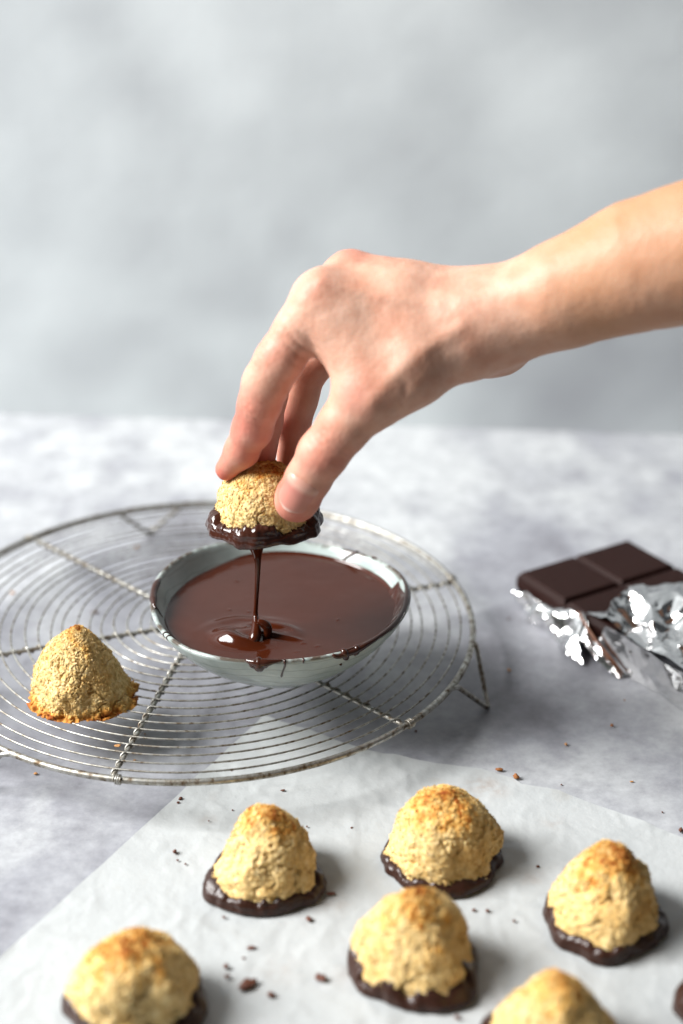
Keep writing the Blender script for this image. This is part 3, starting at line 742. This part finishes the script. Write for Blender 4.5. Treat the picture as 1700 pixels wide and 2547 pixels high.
def build_bar():
    root = thing('chocolate_bar', 'dark chocolate bar of large squares, half unwrapped from its foil', 'chocolate bar', P0)
    V, Fc = frustum(0, 8.45, 0, 8.6, -1.0, -.34, .02)
    mesh('bar_slab', V - P0, Fc, M_BAR, root, smooth=False)
    for i in range(2):
        for j in range(2):
            u0, v0 = i * 4.22 + .02, j * 4.3 + .02
            V, Fc = frustum(u0, u0 + 4.18, v0, v0 + 4.26, -.36, 0, .20)
            mesh('chocolate_square', V - P0, Fc, M_BAR, root, smooth=False)
    # foil
    foil = thing('foil_wrapper', 'crumpled silver foil torn open around the chocolate bar', 'foil wrapper', P0 - np.array([0, 0, 2.]))
    off = P0 - np.array([0, 0, 2.])
    def sheet(rows, nu, nv, amp, cell, seed, name, up=(0, 0, 1), fl=1.):
        """rows: list of polylines (lists of points) lofted across; crumpled into facets"""
        R_ = [np.array(r, float) for r in rows]; m_ = len(R_)
        G = []
        for r in R_:
            d = np.r_[0, np.cumsum(np.linalg.norm(np.diff(r, axis=0), axis=1))]; t = np.linspace(0, d[-1], nu)
            G.append(np.stack([np.interp(t, d, r[:, k]) for k in range(3)], 1))
        G = np.array(G); q = np.linspace(0, m_ - 1, nv); i0 = np.minimum(q.astype(int), m_ - 2); f = (q - i0)[:, None, None]
        P = G[i0] * (1 - f) + G[i0 + 1] * f
        du = np.gradient(P, axis=1); dv = np.gradient(P, axis=0); nn = np.cross(du, dv); nn /= np.linalg.norm(nn, axis=-1)[..., None] + 1e-9
        p = P.reshape(-1, 3); nn = nn.reshape(-1, 3)
        w = p + .5 * np.stack([fbm(p / 1.1, 2, seed + k) for k in range(3)], 1)
        c = worley(w / cell, seed) ; c2 = worley(w / (cell * .42), seed + 3); rd = 1 - 2 * np.abs(fbm(w / (cell * .9), 2, seed + 6))
        # large flat facets: random heights on a coarse skewed lattice, joined by straight folds
        gl = np.linalg.norm(P[0, 1:] - P[0, :-1], axis=-1).sum(); gw = np.linalg.norm(P[1:, nu // 2] - P[:-1, nu // 2], axis=-1).sum()
        la, lb = max(2, int(gl / (cell * 1.15))), max(2, int(gw / (cell * 1.15))); rg = np.random.default_rng(seed)
        hts = rg.uniform(-1, 1, (lb + 2, la + 2)); jj, ii = np.meshgrid(np.linspace(0, lb, nv), np.linspace(0, la, nu), indexing='ij')
        wv_ = .30 * fbm(p / (cell * 1.6), 2, seed + 40).reshape(jj.shape); ii = np.clip(ii + wv_, 0, la); jj = np.clip(jj - wv_, 0, lb)
        a_, b0 = ii.astype(int), jj.astype(int); fa, fb = ii - a_, jj - b0
        h00, h10, h01, h11 = hts[b0, a_], hts[b0, a_ + 1], hts[b0 + 1, a_], hts[b0 + 1, a_ + 1]
        tri = np.where(fa + fb < 1, h00 + (h10 - h00) * fa + (h01 - h00) * fb, h11 + (h01 - h11) * (1 - fa) + (h10 - h11) * (1 - fb))
        dd = amp * (1.15 * tri.ravel() + .25 * (c - .5) + .12 * (c2 - .5) + .15 * rd)
        p = p + nn * dd[:, None]; p[:, 2] = np.maximum(p[:, 2], 2.06 if name in ('foil_top', 'foil_collar') else .03)
        Fc = grid_faces(nu, nv)
        Fc = np.concatenate([Fc[:, [0, 1, 2]], Fc[:, [0, 2, 3]]])
        return mesh(name, p - off, Fc, M_FOIL, foil, smooth=False)
    B = barpt
    # the wrapped run of the bar: left side, ridge, top
    sheet([[B(-.3, 8.0, -1.95), B(-.2, 10, -1.97), B(-.15, 12, -1.97), B(-.15, 16, -1.97)],
           [B(-.1, 7.6, -.9), B(-.15, 10, -.95), B(-.15, 16, -.95)],
           [B(-.05, 7.9, .12), B(-.05, 10, .12), B(-.05, 16, .12)]], 80, 22, .12, .9, 5, 'foil_side')
    sheet([[B(.3, 7.9, .06), B(.1, 10, .08), B(0, 16, .08)],
           [B(1.2, 7.2, .5), B(1.2, 10, .6), B(1.2, 16, .5)],
           [B(3, 6.8, .6), B(3, 10, .85), B(3, 16, .7)],
           [B(5.2, 7.6, .4), B(5.2, 10, .7), B(5.2, 16, .7)],
           [B(8.9, 8.9, .15), B(8.8, 10, .15), B(8.8, 16, .12)]], 110, 100, .78, 1.35, 9, 'foil_top')
    # torn collar lying back round the opening
    sheet([[B(-.1, 5.9, -.2), B(.5, 6.4, .06), B(1.7, 6.4, .1), B(3.5, 6.4, .12), B(5, 6.9, .08), B(6.5, 7.9, .08), B(8.7, 8.6, .08)],
           [B(-.1, 6.3, .15), B(.7, 6.6, .30), B(1.9, 6.6, .28), B(3.5, 6.5, .38), B(5, 7.1, .3), B(6.7, 8.1, .2), B(8.8, 8.8, .2)],
           [B(.2, 7.2, .15), B(.8, 7.5, .5), B(2.2, 7.9, .45), B(3.8, 7.5, .65), B(5.4, 8.2, .5), B(7.0, 8.8, .3), B(9.0, 9.4, .2)]], 90, 24, .26, .95, 13, 'foil_collar')
    # foil crumpled under the bare end, hanging in front of it down to the table
    sheet([[B(-.05, -.05, -1.02), B(-.08, 2., -1.0), B(-.05, 4, -.75), B(.05, 6.2, -.1)],
           [B(-.45, .1, -1.05), B(-.35, 2, -1.2), B(-.5, 4.0, -.75), B(-.3, 6.4, -.5)],
           [B(-.55, .5, -1.55), B(-.55, 2.4, -1.75), B(-.9, 4.4, -1.3), B(-.8, 6.8, -1.2)],
           [B(-.3, .8, -1.97), B(-.65, 3.0, -1.97), B(-1.35, 5.6, -1.97), B(-1.4, 8.0, -1.97)]], 84, 40, .46, .95, 17, 'foil_crumple')
    sheet([[B(0, .1, -1.05), B(4, .1, -1.05), B(8.4, .2, -1.05)], [B(.3, .8, -1.96), B(4, .7, -1.96), B(8.4, .8, -1.96)]], 50, 10, .1, .8, 23, 'foil_underside')
    # twisted tear strip with its brown edge
    sheet([[B(-.35, 5.4, -.3), B(-.9, 6.8, -.9), B(-1.0, 8.4, -1.5), B(-.8, 10.0, -1.95)],
           [B(-.05, 5.9, .05), B(-.35, 7.0, -.5), B(-.45, 8.4, -1.2), B(-.35, 10.1, -1.85)]], 50, 12, .12, .7, 29, 'foil_tear')
    V, Fc = tube([B(-.15, 5.6, -.02), B(-.4, 6.7, -.36), B(-.5, 7.7, -.8), B(-.5, 8.8, -1.25), B(-.4, 9.9, -1.8)], [.05, .09, .08, .09, .05], 8)
    mesh('torn_edge', V - off, Fc, M_EDGE, foil)
build_bar()

# ------------------------------------------------------------------ crumbs and flakes
CG, TG = 'chocolate crumbs scattered about', 'toasted coconut crumbs scattered about'
def lump(size, seed, stretch, flat):
    nu, nv = 14, 9; th = np.linspace(0, 2 * np.pi, nu, endpoint=False); ph = np.linspace(-np.pi / 2, np.pi / 2, nv)
    TH, PHI = np.meshgrid(th, ph); d = np.stack([np.cos(TH) * np.cos(PHI), np.sin(TH) * np.cos(PHI), np.sin(PHI)], -1).reshape(-1, 3)
    r = size * (1 + .55 * fbm(d * 1.6 + seed * 5.1, 3, seed))
    V = d * r[:, None] * np.array([stretch, 1, flat]); V[:, 2] -= V[:, 2].min()
    return V, grid_faces(nu, nv, True)
CRUMBS = [  # px, py, size cm, stretch, flatness, chocolate?, surface height, label (None: nothing tells it from the others)
    (436, 2121, .16, 1.2, .7, 1, .09, 'dark crumb highest of three left of the peaked macaroon'),
    (442, 2141, .09, 1.2, .6, 1, .09, 'small red brown crumb in the middle of three left of the peaked macaroon'),
    (462, 2150, .08, 1.2, .6, 1, .09, 'small crumb lowest of three left of the peaked macaroon'),
    (558, 2283, .10, 1.4, .5, 1, .09, 'small crumb just in front of the peaked macaroon'),
    (769, 2289, .20, 1.5, .6, 1, .09, 'mid sized crumb in front of the right side of the peaked macaroon'),
    (822, 2224, .17, 1.9, .35, 1, .09, 'dark flat flake right of the peaked macaroon in its shadow'),
    (626, 2360, .17, 1.9, .45, 1, .09, 'dark curled chocolate flake alone above the biggest crumb'),
    (607, 2384, .10, 1.2, .5, 1, .09, 'faint small crumb just below the curled flake'),
    (563, 2407, .18, 1.1, .8, 1, .09, 'upper of two touching crumbs left of the biggest crumb'),
    (566, 2433, .17, 1.1, .8, 1, .09, 'lower of two touching crumbs left of the biggest crumb'),
    (618, 2455, .42, 1.5, .55, 1, .09, 'biggest chocolate crumb on the paper, long and rough'),
    (675, 2478, .22, 1.3, .6, 1, .09, 'crumb just right of the biggest crumb'),
    (798, 2437, .30, 1.4, .7, 1, .09, 'large crumb left of the pale broad macaroon'),
    (704, 1967, .11, 1.9, .4, 1, .09, 'flat little chocolate crumb on the paper behind the peaked macaroon'),
    (450, 1988, .14, 1.3, .6, 1, .05, 'dark crumb at the paper left edge near the rack rim'),
    (444, 1998, .10, 1.2, .6, 1, .05, 'small crumb touching the paper left edge, below a darker one'),
    (579, 2016, .07, 1.2, .6, 1, .09, None), (520, 2043, .06, 1.2, .6, 1, .09, None), (764, 2057, .08, 1.2, .6, 1, .09, None), (577, 1918, .08, 1.1, .7, 1, .05, None),
    (1243, 1917, .19, 1.7, .6, 2, .05, 'toasted brown crumb, left of the pair beyond the paper far edge'),
    (1284, 1936, .20, 1.3, .9, 2, .05, 'toasted brown crumb standing right against the paper far edge'),
    (1408, 1853, .13, 1.3, .7, 0, .05, 'pale golden crumb on the table right of the rack'),
    (1522, 1807, .13, 1.2, .8, 2, .05, 'rust brown crumb on the table farthest right of the rack'),
    (1397, 1953, .07, 1.2, .6, 1, .03, None), (1572, 1945, .08, 1.8, .5, 0, .03, 'tiny golden crumb on the table beyond the right part of the paper'),
    (1648, 2021, .07, 1.2, .6, 1, .03, None), (1694, 2068, .17, 1.5, .7, 1, .05, 'dark crumb at the right edge of the photo where the paper ends'),
    (1338, 2157, .12, 1.1, .7, 1, .09, 'dark crumb right of the rounded domed macaroon'),
    (1179, 2266, .13, 1.1, .6, 1, .09, 'left one of two small crumbs in front of the domed macaroon'),
    (1213, 2267, .13, 1.1, .6, 1, .09, 'right one of two small crumbs in front of the domed macaroon'),
    (1279, 2292, .11, 1.1, .6, 1, .09, 'small crumb left of the macaroon with browned peak'),
    (875, 2060, .08, 1.4, .5, 1, .09, 'tiny flake on the paper left of the rounded domed macaroon'),
    (1562, 2118, .14, 1.2, .7, 1, .09, 'brown crumb just behind the macaroon with browned peak'),
    (1138, 2533, .16, 1.1, .6, 1, .09, 'crumb at the bottom edge in front of the pale broad macaroon'),
    (1267, 1668, .12, 1.7, .6, 0, .03, 'orange crumb lying alone on the table left of the crumpled foil'),
    (1554, 1742, .06, 1.2, .6, 0, .03, None), (90, 1926, .12, 1.4, .7, 0, .03, 'golden crumb on the table in front of the rack left rim'),
    (32, 1476, .16, 1.3, .5, 0, .03, 'blurred orange crumb on the table under the left part of the rack'),
    (340, 1360, .16, 1.5, .5, 0, .03, 'blurred orange crumb on the table under the far part of the rack'),
    (236, 1524, .16, 2.4, .4, 1, .03, 'dark sliver on the table seen between rings behind the undipped macaroon'),
    (361, 1826, .07, 1.2, .6, 0, .03, None), (336, 1892, .08, 1.6, .6, 0, .03, None),
    (293, 1857, .16, 1.9, .5, 0, 2.78, 'pale golden flake caught on a wrapped spoke of the rack'),
    (1035, 1820, .10, 1.1, .7, 1, .03, 'dark crumb on the table just outside the rack right rim'),
    (1265, 1540, .09, 1.6, .5, 1, .03, None),
]
mats = {0: M_GOLD, 1: M_CRUMB, 2: M_TOAST}
for k, (px, py, sz, stt, fl, ch, zz, lab) in enumerate(CRUMBS):
    V, Fc = lump(sz * .62, k + 3, stt, fl)
    q = at_z(px, py, zz)
    o = mesh('chocolate_crumb' if ch == 1 else 'coconut_crumb', V, Fc, mats[ch], smooth=False, loc=q)
    o.rotation_euler = (0, 0, (k * 2.399) % 3.1 - 1.55 if stt < 1.8 else .1)
    tag(o, lab or ('tiny dark chocolate speck on the table or paper' if ch == 1 else 'tiny golden coconut speck on the table'), 'crumb', CG if ch == 1 else TG)
